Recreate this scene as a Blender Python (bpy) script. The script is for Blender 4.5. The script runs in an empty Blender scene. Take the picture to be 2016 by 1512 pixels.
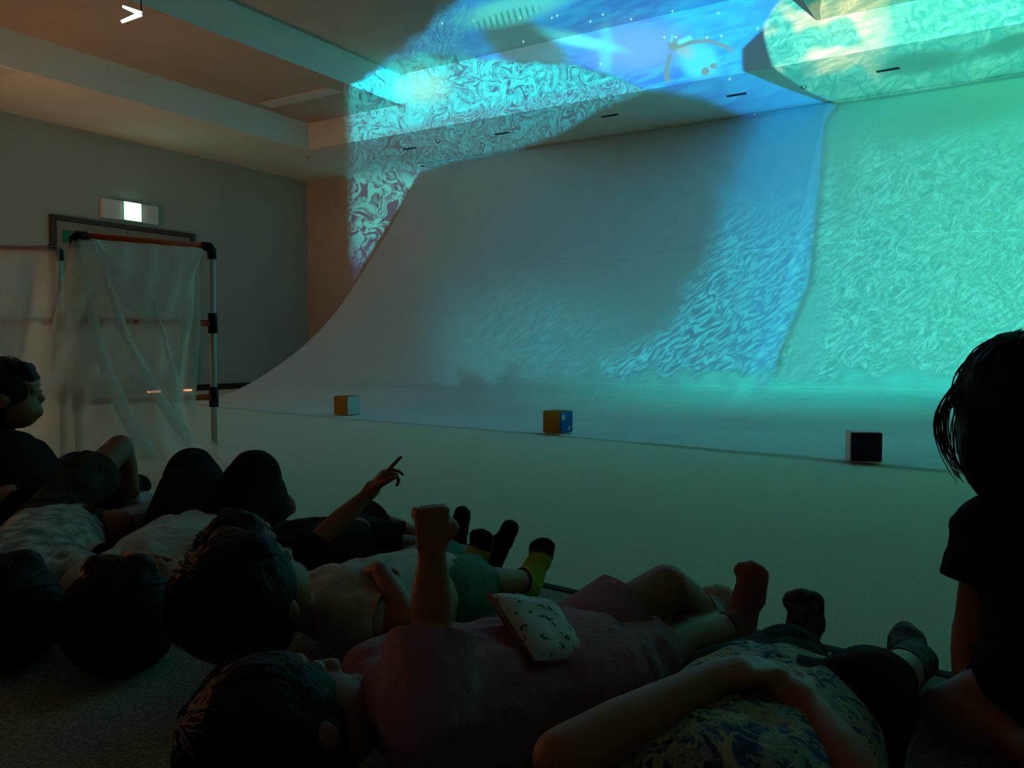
import bpy, bmesh, math, random
import numpy as np
from mathutils import Vector, Matrix, noise as mnoise

random.seed(7)
scene = bpy.context.scene
COL = scene.collection

# ------------------------------------------------------------------ camera
CAM = Vector((0.0, 0.0, 0.6))
FPX = 1640.0
YAW, PITCH = math.radians(32.1), math.atan(66 / FPX)
FWD = Vector((-math.sin(YAW) * math.cos(PITCH), math.cos(YAW) * math.cos(PITCH), -math.sin(PITCH)))
RGT = Vector((math.cos(YAW), math.sin(YAW), 0.0))
UPV = RGT.cross(FWD)
cam_data = bpy.data.cameras.new('camera')
cam_data.sensor_width = 36.0
cam_data.lens = 36.0 * FPX / 2016.0
cam_data.clip_start = 0.02
cam = bpy.data.objects.new('camera', cam_data)
COL.objects.link(cam)
cam.location = CAM
cam.rotation_euler = (math.pi / 2 - PITCH, 0.0, YAW)
scene.camera = cam

scene.view_settings.view_transform = 'Standard'
scene.view_settings.look = 'None'
scene.view_settings.exposure = 0.0
scene.view_settings.gamma = 1.0
scene.view_settings.use_curve_mapping = False

cy = scene.cycles
cy.max_bounces, cy.diffuse_bounces, cy.glossy_bounces, cy.transmission_bounces, cy.transparent_max_bounces = 6, 4, 1, 2, 6
cy.caustics_reflective = cy.caustics_refractive = False
cy.use_light_tree = False
cy.adaptive_threshold = 0.03

# ------------------------------------------------------------------ world: a closed, darkened hall
world = bpy.data.worlds.new('world')
scene.world = world
world.use_nodes = True
world.node_tree.nodes['Background'].inputs[0].default_value = (0.0, 0.0, 0.0, 1)
world.node_tree.nodes['Background'].inputs[1].default_value = 0.0


# ------------------------------------------------------------------ node expression helper
class G:
    """Small expression builder over a shader node tree."""
    def __init__(self, tree):
        self.t = tree
    def node(self, kind, **kw):
        n = self.t.nodes.new(kind)
        for k, v in kw.items():
            setattr(n, k, v)
        return n
    def put(self, sock, val):
        if hasattr(val, 'is_output'):
            self.t.links.new(val, sock)
        else:
            sock.default_value = val
    def m(self, op, a, b=None, c=None, clamp=False):
        n = self.node('ShaderNodeMath', operation=op, use_clamp=clamp)
        self.put(n.inputs[0], a)
        if b is not None:
            self.put(n.inputs[1], b)
        if c is not None:
            self.put(n.inputs[2], c)
        return n.outputs[0]
    def add(self, a, b): return self.m('ADD', a, b)
    def sub(self, a, b): return self.m('SUBTRACT', a, b)
    def mul(self, a, b): return self.m('MULTIPLY', a, b)
    def mad(self, a, b, c): return self.m('MULTIPLY_ADD', a, b, c)
    def mx(self, a, b): return self.m('MAXIMUM', a, b)
    def mn(self, a, b): return self.m('MINIMUM', a, b)
    def inv(self, a): return self.m('SUBTRACT', 1.0, a)
    def ss(self, x, e0, e1):
        n = self.node('ShaderNodeMapRange', interpolation_type='SMOOTHSTEP')
        self.put(n.inputs[0], x)
        n.inputs[1].default_value = e0
        n.inputs[2].default_value = e1
        n.inputs[3].default_value = 0.0
        n.inputs[4].default_value = 1.0
        return n.outputs[0]
    def vec(self, x, y, z=0.0):
        n = self.node('ShaderNodeCombineXYZ')
        self.put(n.inputs[0], x); self.put(n.inputs[1], y); self.put(n.inputs[2], z)
        return n.outputs[0]
    def noise(self, v, scale, detail=3.0, rough=0.55, dist=0.0, dims='3D'):
        n = self.node('ShaderNodeTexNoise', noise_dimensions=dims)
        if v is not None:
            self.put(n.inputs['Vector'], v)
        n.inputs['Scale'].default_value = scale
        n.inputs['Detail'].default_value = detail
        n.inputs['Roughness'].default_value = rough
        n.inputs['Distortion'].default_value = dist
        return n.outputs[0]
    def curve(self, x, pts, x0, x1, y0, y1):
        """piecewise function y(x) given by control points in real units"""
        xn = self.m('DIVIDE', self.sub(x, x0), x1 - x0)
        n = self.node('ShaderNodeFloatCurve')
        self.put(n.inputs[1], xn)
        cm = n.mapping
        cm.use_clip = False
        c = cm.curves[0]
        pts = sorted(pts)
        P = [((a - x0) / (x1 - x0), (b - y0) / (y1 - y0)) for a, b in pts]
        while len(c.points) < len(P):
            c.points.new(0.5, 0.5)
        for q, (a, b) in zip(c.points, P):
            q.location = (a, b)
            q.handle_type = 'VECTOR'
        cm.update()
        return self.mad(n.outputs[0], y1 - y0, y0)
    def mix(self, f, a, b):
        n = self.node('ShaderNodeMix', data_type='RGBA')
        self.put(n.inputs[0], f)
        for s, v in ((n.inputs[6], a), (n.inputs[7], b)):
            if hasattr(v, 'is_output'):
                self.t.links.new(v, s)
            else:
                s.default_value = (*v, 1.0)
        return n.outputs[2]
    def scale(self, col, f):
        n = self.node('ShaderNodeVectorMath', operation='SCALE')
        self.put(n.inputs[0], col)
        self.put(n.inputs[3], f)
        return n.outputs[0]
    def capsule(self, S, T, ax, ay, bx, by, r, soft):
        """mask of a thick line segment"""
        dx, dy = bx - ax, by - ay
        L2 = dx * dx + dy * dy
        px, py = self.sub(S, ax), self.sub(T, ay)
        h = self.m('DIVIDE', self.mad(px, dx, self.mul(py, dy)), L2, clamp=True)
        ex, ey = self.mad(h, -dx, px), self.mad(h, -dy, py)
        d = self.m('SQRT', self.mad(ex, ex, self.mul(ey, ey)))
        return self.inv(self.ss(d, r - soft, r + soft))
    def ellipse(self, S, T, cx, cy, rx, ry, soft=0.2, rot=0.0):
        px, py = self.sub(S, cx), self.sub(T, cy)
        c, s = math.cos(rot), math.sin(rot)
        qx = self.m('DIVIDE', self.mad(px, c, self.mul(py, s)), rx)
        qy = self.m('DIVIDE', self.mad(px, -s, self.mul(py, c)), ry)
        d = self.m('SQRT', self.mad(qx, qx, self.mul(qy, qy)))
        return self.inv(self.ss(d, 1 - soft, 1 + soft))


# ------------------------------------------------------------------ the video projector (stands behind the audience, lens at 0.9 m)
PROJ = Vector((0.9, -0.8, 0.9))
PYAW, PPITCH = math.radians(30), math.radians(8)
PROJ_POWER = 8700.0
ld = bpy.data.lights.new('video_projector', 'SPOT')
ld.energy = PROJ_POWER
ld.spot_size = math.radians(72)
ld.spot_blend = 0.05
ld.shadow_soft_size = 0.0
lamp = bpy.data.objects.new('video_projector', ld)
COL.objects.link(lamp)
lamp.location = PROJ
lamp.rotation_euler = (math.pi / 2 + PPITCH, 0, PYAW)


def build_slide(light):
    """the moving picture the projector shows: polar sea, ice and a penguin"""
    light.use_nodes = True
    t = light.node_tree
    t.nodes.clear()
    g = G(t)
    n2 = lambda v, sc, det=2.0, ro=.55: g.noise(v, sc, det, ro, 0.0, '2D')
    out = g.node('ShaderNodeOutputLight')
    em = g.node('ShaderNodeEmission')
    t.links.new(em.outputs[0], out.inputs[0])
    tc = g.node('ShaderNodeTexCoord')
    sep = g.node('ShaderNodeSeparateXYZ')
    t.links.new(tc.outputs['Normal'], sep.inputs[0])
    z = g.m('ABSOLUTE', sep.outputs[2])
    S = g.mul(g.m('DIVIDE', sep.outputs[0], z), SIGN_X * 10.0)
    T = g.mul(g.m('DIVIDE', sep.outputs[1], z), SIGN_X * 10.0)
    P = g.vec(S, T)
    # domain-warped coordinates
    w1 = g.sub(n2(P, 3.6, 1.0), 0.5)
    w2 = g.sub(n2(g.vec(g.add(S, 7.3), g.add(T, 3.1)), 3.6, 1.0), 0.5)
    PW = g.vec(g.mad(w1, 0.55, S), g.mad(w2, 0.55, T))
    # veins: ridged noise, fine and coarse
    v1 = g.ss(g.m('ABSOLUTE', g.sub(n2(PW, 17.0, 2.5, .70), 0.5)), 0.0, 0.075)
    veind = g.inv(g.ss(g.m('ABSOLUTE', g.sub(n2(g.vec(g.mad(w2, .4, S), g.mad(w1, .4, T)), 13.0, 2.0, .65), 0.47)), 0.0, 0.05))   # dark veins
    veinf = g.inv(v1)                                           # bright thin veins
    blot = g.ss(n2(PW, 11.0, 2.5, .68), 0.39, 0.60)    # soft blotches
    big = g.ss(n2(P, 1.1, 0.0), 0.35, 0.65)
    # streaks running up to the right, for the lower screen
    ca, sa = math.cos(math.radians(38)), math.sin(math.radians(38))
    A = g.mad(S, ca, g.mul(T, sa)); B = g.mad(S, -sa, g.mul(T, ca))
    strk = g.ss(n2(g.vec(g.mad(w1, .25, g.mul(A, 1.2)), g.mad(w2, .5, g.mul(B, 5.0))), 6.5, 3.0, .70), 0.42, 0.62)
    wav = g.ss(n2(g.vec(g.mad(T, 0.3, S), g.mul(g.mad(S, -0.28, T), 5.5)), 2.8, 3.0, .65), 0.38, 0.64)

    X0, X1, Y0, Y1 = -3.0, 6.0, -4.0, 4.0
    cS = lambda pts: g.curve(S, pts, X0, X1, Y0, Y1)
    cT = lambda pts: g.curve(T, pts, -3.0, 6.0, -4.0, 8.0)

    # --- region boundaries
    left = g.ss(g.mad(w1, .08, S), -2.44, -2.26)
    ceil_edge = cS([(-3, .6), (-2.3, 1.06), (-2.06, 1.35), (-1.74, 1.56), (-1.39, 1.80), (-.9, 2.15), (0, 2.8), (6, 3.9)])
    under_ceil = g.inv(g.ss(g.add(g.sub(T, ceil_edge), g.mul(w1, .25)), -.10, .06))
    band_top = cS([(-3, 1.0), (-2.3, 1.14), (-1.84, 1.39), (-1.42, 1.42), (-.68, 1.35), (-.02, 1.28), (.35, 1.16), (.7, 1.0), (6, -1)])
    band_bot = cS([(-3, -1.5), (-2.4, -.88), (-1.60, .33), (-1.19, .44), (-.6, .53), (-.13, .66), (.25, .86), (.7, 1.0), (6, 3)])
    band = g.mul(g.mul(g.inv(g.ss(g.add(g.sub(T, band_top), g.mul(w2, .12)), -.03, .04)), g.ss(g.sub(T, band_bot), -.04, .04)), left)
    blue_low = cS([(-3, 1.1), (.5, 1.02), (.9, .99), (1.3, .93), (1.76, .79), (2.2, .845), (2.77, .915), (6, 1.28)])
    ice_left = cT([(-3, 7), (.80, 3.0), (.89, 2.66), (.98, 2.36), (1.17, 1.94), (1.39, 1.86), (1.57, 1.83), (1.76, 1.93), (2.4, 2.6), (6, 6)])
    ice_bot = cS([(-3, .8), (2.69, .88), (3.42, .965), (4.42, 1.09), (6, 1.25)])
    ice = g.mul(g.ss(g.sub(S, ice_left), -.02, .03), g.ss(g.sub(T, ice_bot), -.02, .03))
    blue_right = cT([(-3, 1.7), (-2.16, 1.92), (-1.8, 2.02), (-1.03, 2.36), (-.16, 2.47), (.70, 2.55), (.86, 2.68), (1.0, 2.15), (1.15, 1.64), (1.37, 1.63), (1.57, 1.85), (1.76, 1.95), (2.4, 2.6), (6, 6)])
    is_left = g.inv(g.ss(g.sub(S, blue_right), -.03, .03))
    water = g.mul(g.mul(g.ss(g.sub(T, g.mx(blue_low, band_top)), -.03, .05), under_ceil), g.mul(is_left, left))
    col_left = cT([(-3, -.3), (-2.1, .05), (-1.9, .3), (-1.5, .85), (-.67, 1.36), (0, 1.44), (.73, 1.78), (1.2, 2.6), (6, 6)])
    colm = g.mul(g.mul(g.ss(g.add(g.sub(S, col_left), g.mul(w1, .15)), -.12, .28), is_left), g.inv(g.ss(T, .86, .92)))
    green = g.mul(g.ss(g.sub(S, blue_right), -.03, .10), g.inv(g.ss(g.sub(T, ice_bot), -.05, .01)))
    low_fade = g.ss(g.mad(w1, .5, T), -2.2, -1.9)
    low_zone = g.mul(g.mul(g.inv(low_fade), g.ss(T, -2.62, -2.0)), g.ss(S, -1.6, -.4))

    # --- colours (linear light)
    c_water = g.mix(big, (.000, .18, 1.0), (.0, .30, 1.25))
    c_water = g.mix(g.mul(wav, .55), c_water, (.0, .62, 1.5))
    c_water = g.mix(g.ellipse(S, T, .60, 1.42, .5, .22, .6), c_water, (.10, .36, .95))
    # dark drifting floe among the water, with a bright rim
    c_water = g.mix(g.mul(g.ellipse(S, T, -.52, 1.50, .50, .20, .25, -.45), .92), c_water, (.035, .16, .18))
    c_water = g.mix(g.mul(g.ellipse(S, T, .05, 1.52, .34, .05, .8, -.25), .9), c_water, (.12, 1.2, 1.3))
    c_water = g.mix(g.mul(g.ellipse(S, T, -.70, 1.78, .55, .10, .5, .15), .8), c_water, (.10, 1.2, 1.3))
    c_water = g.mix(g.mul(g.ellipse(S, T, .30, 1.42, .06, .22, .8), .7), c_water, (.08, .85, 1.0))
    rungs = g.mul(g.ss(g.m('SINE', g.mul(g.mad(T, .45, S), 95.0)), .1, .6), g.ellipse(S, T, -.75, 1.72, .36, .055, .3, .22))
    c_water = g.mix(g.mul(rungs, .75), c_water, (.01, .34, .42))
    # left end of the water is darker and rippled
    c_water = g.mix(g.mul(g.inv(g.ss(S, -1.35, -.85)), .65), c_water, g.mix(veinf, (.0, .20, .62), (.05, .85, 1.2)))

    c_band = g.mix(blot, (.0, .15, .36), (.0, .95, 1.25))
    c_band = g.mix(g.mul(veind, .6), c_band, (.0, .12, .28))
    c_band = g.mix(g.mul(veinf, .75), c_band, (.03, 1.35, 1.55))
    c_band = g.mix(g.mul(g.ellipse(S, T, -1.55, 1.13, .22, .14, .8), .5), c_band, (.5, 1.3, 1.1))
    dim_r = g.mul(g.ss(S, -.75, .2), .62)
    c_band = g.mix(dim_r, c_band, g.mix(g.mul(veinf, .8), (.0, .18, .28), (.03, .95, 1.05)))
    low_b = g.inv(g.ss(g.sub(T, cS([(-3, .6), (-2.33, .62), (-1.2, .86), (0, 1.06), (.7, 1.2), (6, 2)])), -.05, .03))
    c_band = g.mix(g.mul(low_b, .72), c_band, g.mix(g.mul(veinf, .9), (.04, .10, .20), (.02, .80, 1.15)))
    strip = g.inv(g.ss(T, .20, .40))
    c_band = g.mix(strip, c_band, g.mix(blot, (.05, .10, .28), g.mix(g.ss(T, -.75, -.2), (.08, .40, .95), (.10, 1.2, 1.25))))
    c_band = g.scale(c_band, g.ss(T, -1.0, -.5))

    c_ice = g.mix(blot, (.02, .50, .46), (.12, .86, .66))
    c_ice = g.mix(g.mul(g.ss(n2(P, 2.6, 1.0), .44, .62), g.inv(g.ss(S, 2.6, 3.2))), c_ice, (.95, 1.15, .72))
    c_ice = g.mix(g.mul(g.mx(g.inv(wav), veind), .6), c_ice, (.0, .32, .32))
    c_ice = g.mix(g.mul(g.ellipse(S, T, 3.40, 1.20, .42, .085, .45, .10), .95), c_ice, (.0, .12, .11))
    c_ice = g.mix(g.mul(g.ellipse(S, T, 4.25, 1.34, .42, .07, .45, .22), .95), c_ice, (.0, .14, .11))

    c_col = g.mix(g.ss(S, 1.25, 2.1), (.0, .10, .20), (.00, .23, .56))
    c_col = g.mix(g.mul(strk, g.inv(g.ss(T, -.9, .3))), c_col, (.03, .62, .78))
    c_col = g.mix(g.mul(g.mul(veind, .5), g.inv(g.ss(T, -.6, .2))), c_col, (.0, .16, .24))
    c_green = g.mix(g.ss(S, 2.4, 4.4), (.0, .31, .31), (.02, .49, .30))
    tex_zone = g.inv(g.ss(T, .2, .8))
    c_green = g.mix(g.mul(g.mul(strk, .9), tex_zone), c_green, (.06, .80, .72))
    c_green = g.mix(g.mul(g.mul(veinf, .55), tex_zone), c_green, (.15, .95, .78))
    c_green = g.mix(g.mul(g.mul(g.mx(g.inv(blot), veind), .55), tex_zone), c_green, (.0, .27, .25))
    c_green = g.mix(g.mul(g.ellipse(S, T, 3.75, .70, .85, .16, .7, .22), .75), c_green, (.02, .30, .20))
    c_green = g.mix(g.mul(g.ellipse(S, T, 2.72, .4, .14, .75, .7), .6), c_green, (.02, .30, .27))
    c_green = g.mix(g.mul(g.ellipse(S, T, 2.35, -1.5, .16, .65, .6, -.2), .75), c_green, (.02, .40, .38))
    # the grey middle of the screen: almost nothing is shown, a little cyan foam low down
    c_mid = g.mix(g.ss(T, -.4, -1.9), (.012, .030, .034), (.010, .13, .15))
    foam = g.mul(g.ellipse(S, T, -.45, -1.62, .75, .55, .8), g.mx(strk, .25))
    c_mid = g.mix(g.mul(foam, .55), c_mid, (.02, .42, .52))
    foam2 = g.mul(g.ellipse(S, T, .9, -1.95, .95, .32, .6, .25), g.mx(strk, .2))
    c_mid = g.mix(g.mul(foam2, .9), c_mid, (.03, .62, .72))
    mid = g.mul(g.mul(g.inv(g.ss(g.sub(T, band_bot), -.06, .0)), is_left), g.inv(g.ss(T, .2, .8)))
    mid = g.mul(mid, g.ss(S, -1.9, -1.2))

    c = g.scale(c_mid, mid)
    c = g.mix(colm, c, c_col)
    c = g.mix(green, c, c_green)
    c = g.mix(low_zone, g.scale(c, low_fade), g.mix(g.ss(S, -1.2, 2.3), (.0, .06, .065), (.01, .62, .55)))
    c = g.mix(water, c, c_water)
    c = g.mix(band, c, c_band)
    c = g.mix(ice, c, c_ice)

    # --- the penguin, swimming upright, and its bubbles
    grey = (.10, .26, .27)
    c = g.mix(g.mul(g.ellipse(S, T, 1.22, 1.27, .20, .155, .35, -.5), .7), c, (.04, .80, 1.25))
    c = g.mix(g.mul(g.ellipse(S, T, 1.07, 1.385, .10, .055, .7, -.6), .8), c, (.22, .50, .40))
    c = g.mix(g.mul(g.capsule(S, T, 1.00, 1.44, 1.12, 1.485, .028, .02), .8), c, (.10, 1.25, 1.0))
    c = g.mix(g.ellipse(S, T, .965, 1.435, .055, .06, .4), c, grey)
    for seg in (((.945, 1.475), (.955, 1.53), .010), ((.935, 1.34), (.905, 1.21), .020), ((.905, 1.21), (.915, 1.10), .026),
                ((1.03, 1.42), (1.13, 1.455), .020), ((1.13, 1.455), (1.30, 1.465), .020), ((1.30, 1.465), (1.47, 1.40), .018),
                ((1.47, 1.40), (1.54, 1.35), .016)):
        (a, b, r) = seg
        c = g.mix(g.capsule(S, T, *a, *b, r, .010), c, grey if seg[0] != (.945, 1.475) else (.03, .75, 1.2))
    c = g.mix(g.ellipse(S, T, 1.285, 1.165, .042, .042, .3), c, grey)
    c = g.mix(g.ellipse(S, T, 1.365, 1.215, .036, .028, .3), c, grey)
    bub = g.node('ShaderNodeTexVoronoi')
    bub.voronoi_dimensions = '2D'
    bub.inputs['Scale'].default_value = 4.5
    t.links.new(P, bub.inputs['Vector'])
    bm_ = g.mul(g.mul(g.inv(g.ss(bub.outputs['Distance'], .03, .06)), water), g.ss(bub.outputs['Color'], .55, .6))
    c = g.mix(g.mul(bm_, .8), c, (.6, 1.7, 1.8))
    # incidence compensation painted into the slide: upright coffer face dimmed, raked ceiling lifted
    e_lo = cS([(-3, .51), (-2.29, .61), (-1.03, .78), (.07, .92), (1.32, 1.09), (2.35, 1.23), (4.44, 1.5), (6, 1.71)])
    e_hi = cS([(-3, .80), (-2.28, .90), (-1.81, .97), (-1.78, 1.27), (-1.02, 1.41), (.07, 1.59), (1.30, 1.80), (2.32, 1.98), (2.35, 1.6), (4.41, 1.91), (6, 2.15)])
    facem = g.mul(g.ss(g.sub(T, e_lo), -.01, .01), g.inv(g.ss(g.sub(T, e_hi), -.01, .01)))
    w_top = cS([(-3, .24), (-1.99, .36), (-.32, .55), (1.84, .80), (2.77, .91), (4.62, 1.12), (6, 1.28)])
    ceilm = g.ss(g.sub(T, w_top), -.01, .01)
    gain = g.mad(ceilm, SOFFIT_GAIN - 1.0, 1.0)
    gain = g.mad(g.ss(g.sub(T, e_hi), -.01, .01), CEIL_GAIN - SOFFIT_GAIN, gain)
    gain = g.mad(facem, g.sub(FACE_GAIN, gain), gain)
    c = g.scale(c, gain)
    t.links.new(c, em.inputs[0])
    em.inputs[1].default_value = 1.0


SIGN_X = 1.0
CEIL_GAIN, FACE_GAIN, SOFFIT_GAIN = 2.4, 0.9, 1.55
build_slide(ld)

# added warm spot and weak point, unseen at left, tinting ceiling, wall and skin
for nm, kind, en in (('warm_fill_spot', 'SPOT', 92.0), ('warm_fill_point', 'POINT', 70.0)):
    wl = bpy.data.lights.new(nm, kind)
    wl.energy = en
    wl.shadow_soft_size = 0.15
    wl.color = (1.0, 0.42, 0.20)
    wlo = bpy.data.objects.new(nm, wl)
    COL.objects.link(wlo)
    wlo.location = (-7.9, 1.5, 0.55)
    if kind == 'SPOT':
        wl.spot_size = math.radians(54)
        wl.spot_blend = 0.7
        wlo.rotation_euler = (Vector((-8.6, 7.2, 3.35)) - wlo.location).to_track_quat('-Z', 'Y').to_euler()

# ------------------------------------------------------------------ materials
MATS = {}
def material(name, color, rough=0.8, var=0.0, vscale=8.0, bump=0.0, bscale=60.0, spec=0.12, color2=None, metallic=0.0, detail=4.0, stretch=None, sheen=0.0):
    if name in MATS:
        return MATS[name]
    m = bpy.data.materials.new(name)
    m.use_nodes = True
    t = m.node_tree
    g = G(t)
    b = t.nodes['Principled BSDF']
    b.inputs['Roughness'].default_value = rough
    b.inputs['Specular IOR Level'].default_value = spec
    b.inputs['Metallic'].default_value = metallic
    if sheen:
        b.inputs['Sheen Weight'].default_value = sheen
    tc = g.node('ShaderNodeTexCoord')
    v = tc.outputs['Object']
    if stretch:
        mp = g.node('ShaderNodeMapping')
        t.links.new(v, mp.inputs[0])
        mp.inputs['Scale'].default_value = stretch
        v = mp.outputs[0]
    c2 = color2 if color2 else tuple(max(0.0, c * (1 - var)) for c in color)
    n = g.noise(v, vscale, detail)
    f = g.ss(n, 0.35, 0.65)
    t.links.new(g.mix(f, color, c2), b.inputs['Base Color'])
    if bump:
        nb = g.noise(v, bscale, 4.0)
        bp = g.node('ShaderNodeBump')
        bp.inputs['Strength'].default_value = bump
        bp.inputs['Distance'].default_value = 0.02
        t.links.new(nb, bp.inputs['Height'])
        t.links.new(bp.outputs[0], b.inputs['Normal'])
    MATS[name] = m
    return m


def emissive(name, color, strength):
    m = bpy.data.materials.new(name)
    m.use_nodes = True
    b = m.node_tree.nodes['Principled BSDF']
    b.inputs['Base Color'].default_value = (.8, .8, .8, 1)
    b.inputs['Emission Color'].default_value = (*color, 1)
    b.inputs['Emission Strength'].default_value = strength
    return m


def gauze(name, color, clear, bump=0.25, vscale=14.0, amount=0.25, translucent=0.45):
    """sheer woven cloth: part of the light passes straight through, part is scattered both ways"""
    m = bpy.data.materials.new(name)
    m.use_nodes = True
    t = m.node_tree
    t.nodes.clear()
    g = G(t)
    out = g.node('ShaderNodeOutputMaterial')
    df = g.node('ShaderNodeBsdfDiffuse')
    tl = g.node('ShaderNodeBsdfTranslucent')
    tr = g.node('ShaderNodeBsdfTransparent')
    df.inputs[0].default_value = (*color, 1)
    tl.inputs[0].default_value = (*color, 1)
    tc = g.node('ShaderNodeTexCoord')
    nb = g.noise(tc.outputs['Object'], vscale, 5.0, 0.6, 0.5)
    bp = g.node('ShaderNodeBump')
    bp.inputs['Strength'].default_value = bump
    bp.inputs['Distance'].default_value = 0.03
    t.links.new(nb, bp.inputs['Height'])
    t.links.new(bp.outputs[0], df.inputs['Normal'])
    mx1 = g.node('ShaderNodeMixShader')
    mx1.inputs[0].default_value = translucent
    t.links.new(df.outputs[0], mx1.inputs[1]); t.links.new(tl.outputs[0], mx1.inputs[2])
    # a weave seen at a slant closes up
    lw = g.node('ShaderNodeLayerWeight')
    lw.inputs[0].default_value = 0.35
    f = g.mul(g.m('SUBTRACT', 1.0, g.mul(lw.outputs['Facing'], 0.9)), clear)
    f = g.mad(g.sub(g.noise(tc.outputs['Object'], vscale * .6, 3.0), .5), amount, f)
    f = g.m('MAXIMUM', g.m('MINIMUM', f, 1.0), 0.0)
    mx2 = g.node('ShaderNodeMixShader')
    t.links.new(f, mx2.inputs[0])
    t.links.new(mx1.outputs[0], mx2.inputs[1]); t.links.new(tr.outputs[0], mx2.inputs[2])
    t.links.new(mx2.outputs[0], out.inputs[0])
    return m


M_ceil = material('painted_ceiling', (.80, .77, .66), .9, .04, 2.0, .05, 90)
M_tan = material('shaded_tan_ceiling', (.52, .42, .33), .9, .06, 3.0, .05, 90)
M_wallL = material('grey_wallpaper', (.42, .48, .42), .85, .06, 1.2, .08, 120)
M_wallE = material('warm_beige_wall_panel', (.62, .49, .42), .75, .12, 1.6, .05, 70)
M_wallR = material('beige_wallpaper', (.66, .63, .58), .85, .06, 1.2)
M_base = material('dark_baseboard', (.035, .03, .028), .5)
M_carpet = material('loop_carpet', (.80, .83, .62), .95, vscale=230, color2=(.58, .60, .45), bump=.5, bscale=260, detail=2.0, spec=.05)
M_mat = material('mat_carpet', (.44, .41, .33), .95, vscale=210, color2=(.22, .20, .16), bump=.5, bscale=240, detail=2.0, spec=.05)
M_dark = material('black_plastic', (.012, .012, .013), .45)
M_door = material('door_leaf_laminate', (.30, .27, .22), .5, .1, 2.0)
M_frame = material('dark_door_frame', (.07, .06, .055), .45)
M_white = material('white_enamel', (.72, .74, .72), .4)
M_metal = material('brushed_steel', (.55, .55, .53), .3, metallic=1.0)

# ------------------------------------------------------------------ mesh helpers
def link(name, me, m=None, parent=None, smooth=False, loc=None):
    o = bpy.data.objects.new(name, me)
    COL.objects.link(o)
    if m is not None:
        me.materials.clear()
        me.materials.append(m)
    if smooth:
        for p in me.polygons:
            p.use_smooth = True
    if loc is not None:
        o.location = loc
    if parent is not None:
        o.parent = parent
    return o

def bm_to(bm, name):
    me = bpy.data.meshes.new(name)
    bm.normal_update()
    bm.to_mesh(me)
    bm.free()
    return me

def box_bm(bm, lo, hi, bev=0.0, mat=None):
    b = bmesh.new()
    bmesh.ops.create_cube(b, size=1.0)
    s = [hi[i] - lo[i] for i in range(3)]
    c = [(hi[i] + lo[i]) / 2 for i in range(3)]
    for v in b.verts:
        v.co = Vector((v.co.x * s[0] + c[0], v.co.y * s[1] + c[1], v.co.z * s[2] + c[2]))
    if bev:
        bmesh.ops.bevel(b, geom=list(b.edges), offset=bev, segments=2, affect='EDGES', profile=.5)
    if mat is not None:
        b.transform(mat)
    tmp = bpy.data.meshes.new('tmp')
    b.to_mesh(tmp); b.free()
    bm.from_mesh(tmp)
    bpy.data.meshes.remove(tmp)

def box(name, lo, hi, m, parent=None, bev=0.0, mat=None):
    bm = bmesh.new()
    box_bm(bm, lo, hi, bev, mat)
    return link(name, bm_to(bm, name), m, parent)

def frame_axes(a, b):
    d = (b - a)
    L = d.length
    d = d / L if L > 1e-9 else Vector((0, 0, 1))
    ref = Vector((0, 0, 1)) if abs(d.z) < .9 else Vector((1, 0, 0))
    x = d.cross(ref).normalized()
    y = d.cross(x).normalized()
    return d, x, y, L

def tube_bm(bm, pts, rad, seg=12, caps=True):
    """swept tube through pts; rad is a number or a list"""
    pts = [Vector(p) for p in pts]
    n = len(pts)
    rad = [rad] * n if not hasattr(rad, '__len__') else rad
    rings = []
    prev = None
    for i in range(n):
        d = (pts[min(i + 1, n - 1)] - pts[max(i - 1, 0)]).normalized()
        if prev is None:
            ref = Vector((0, 0, 1)) if abs(d.z) < .9 else Vector((1, 0, 0))
            x = d.cross(ref).normalized()
        else:
            x = (prev - d * prev.dot(d)).normalized()
        prev = x
        y = d.cross(x).normalized()
        rings.append([bm.verts.new(pts[i] + (x * math.cos(2 * math.pi * k / seg) + y * math.sin(2 * math.pi * k / seg)) * rad[i]) for k in range(seg)])
    for a, b in zip(rings[:-1], rings[1:]):
        for k in range(seg):
            bm.faces.new((a[k], a[(k + 1) % seg], b[(k + 1) % seg], b[k]))
    if caps:
        bm.faces.new(list(reversed(rings[0])))
        bm.faces.new(rings[-1])

def tube(name, pts, rad, m, parent=None, seg=12):
    bm = bmesh.new()
    tube_bm(bm, pts, rad, seg)
    bmesh.ops.recalc_face_normals(bm, faces=bm.faces)
    return link(name, bm_to(bm, name), m, parent, smooth=True)

def empty(name, loc=(0, 0, 0)):
    o = bpy.data.objects.new(name, None)
    o.empty_display_size = .1
    COL.objects.link(o)
    o.location = loc
    return o

def tag(o, label, cat, group=None):
    o['label'] = label
    o['category'] = cat
    if group:
        o['group'] = group
    return o

def struct(o, label=None):
    o['kind'] = 'structure'
    if label:
        o['label'] = label
    return o

def ray(u, v):
    return FWD + RGT * ((u - 1008) / FPX) + UPV * ((756 - v) / FPX)
def at(u, v, d):
    return CAM + ray(u, v) * d
def atz(u, v, z):
    r = ray(u, v)
    return CAM + r * ((z - CAM.z) / r.z)

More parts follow.
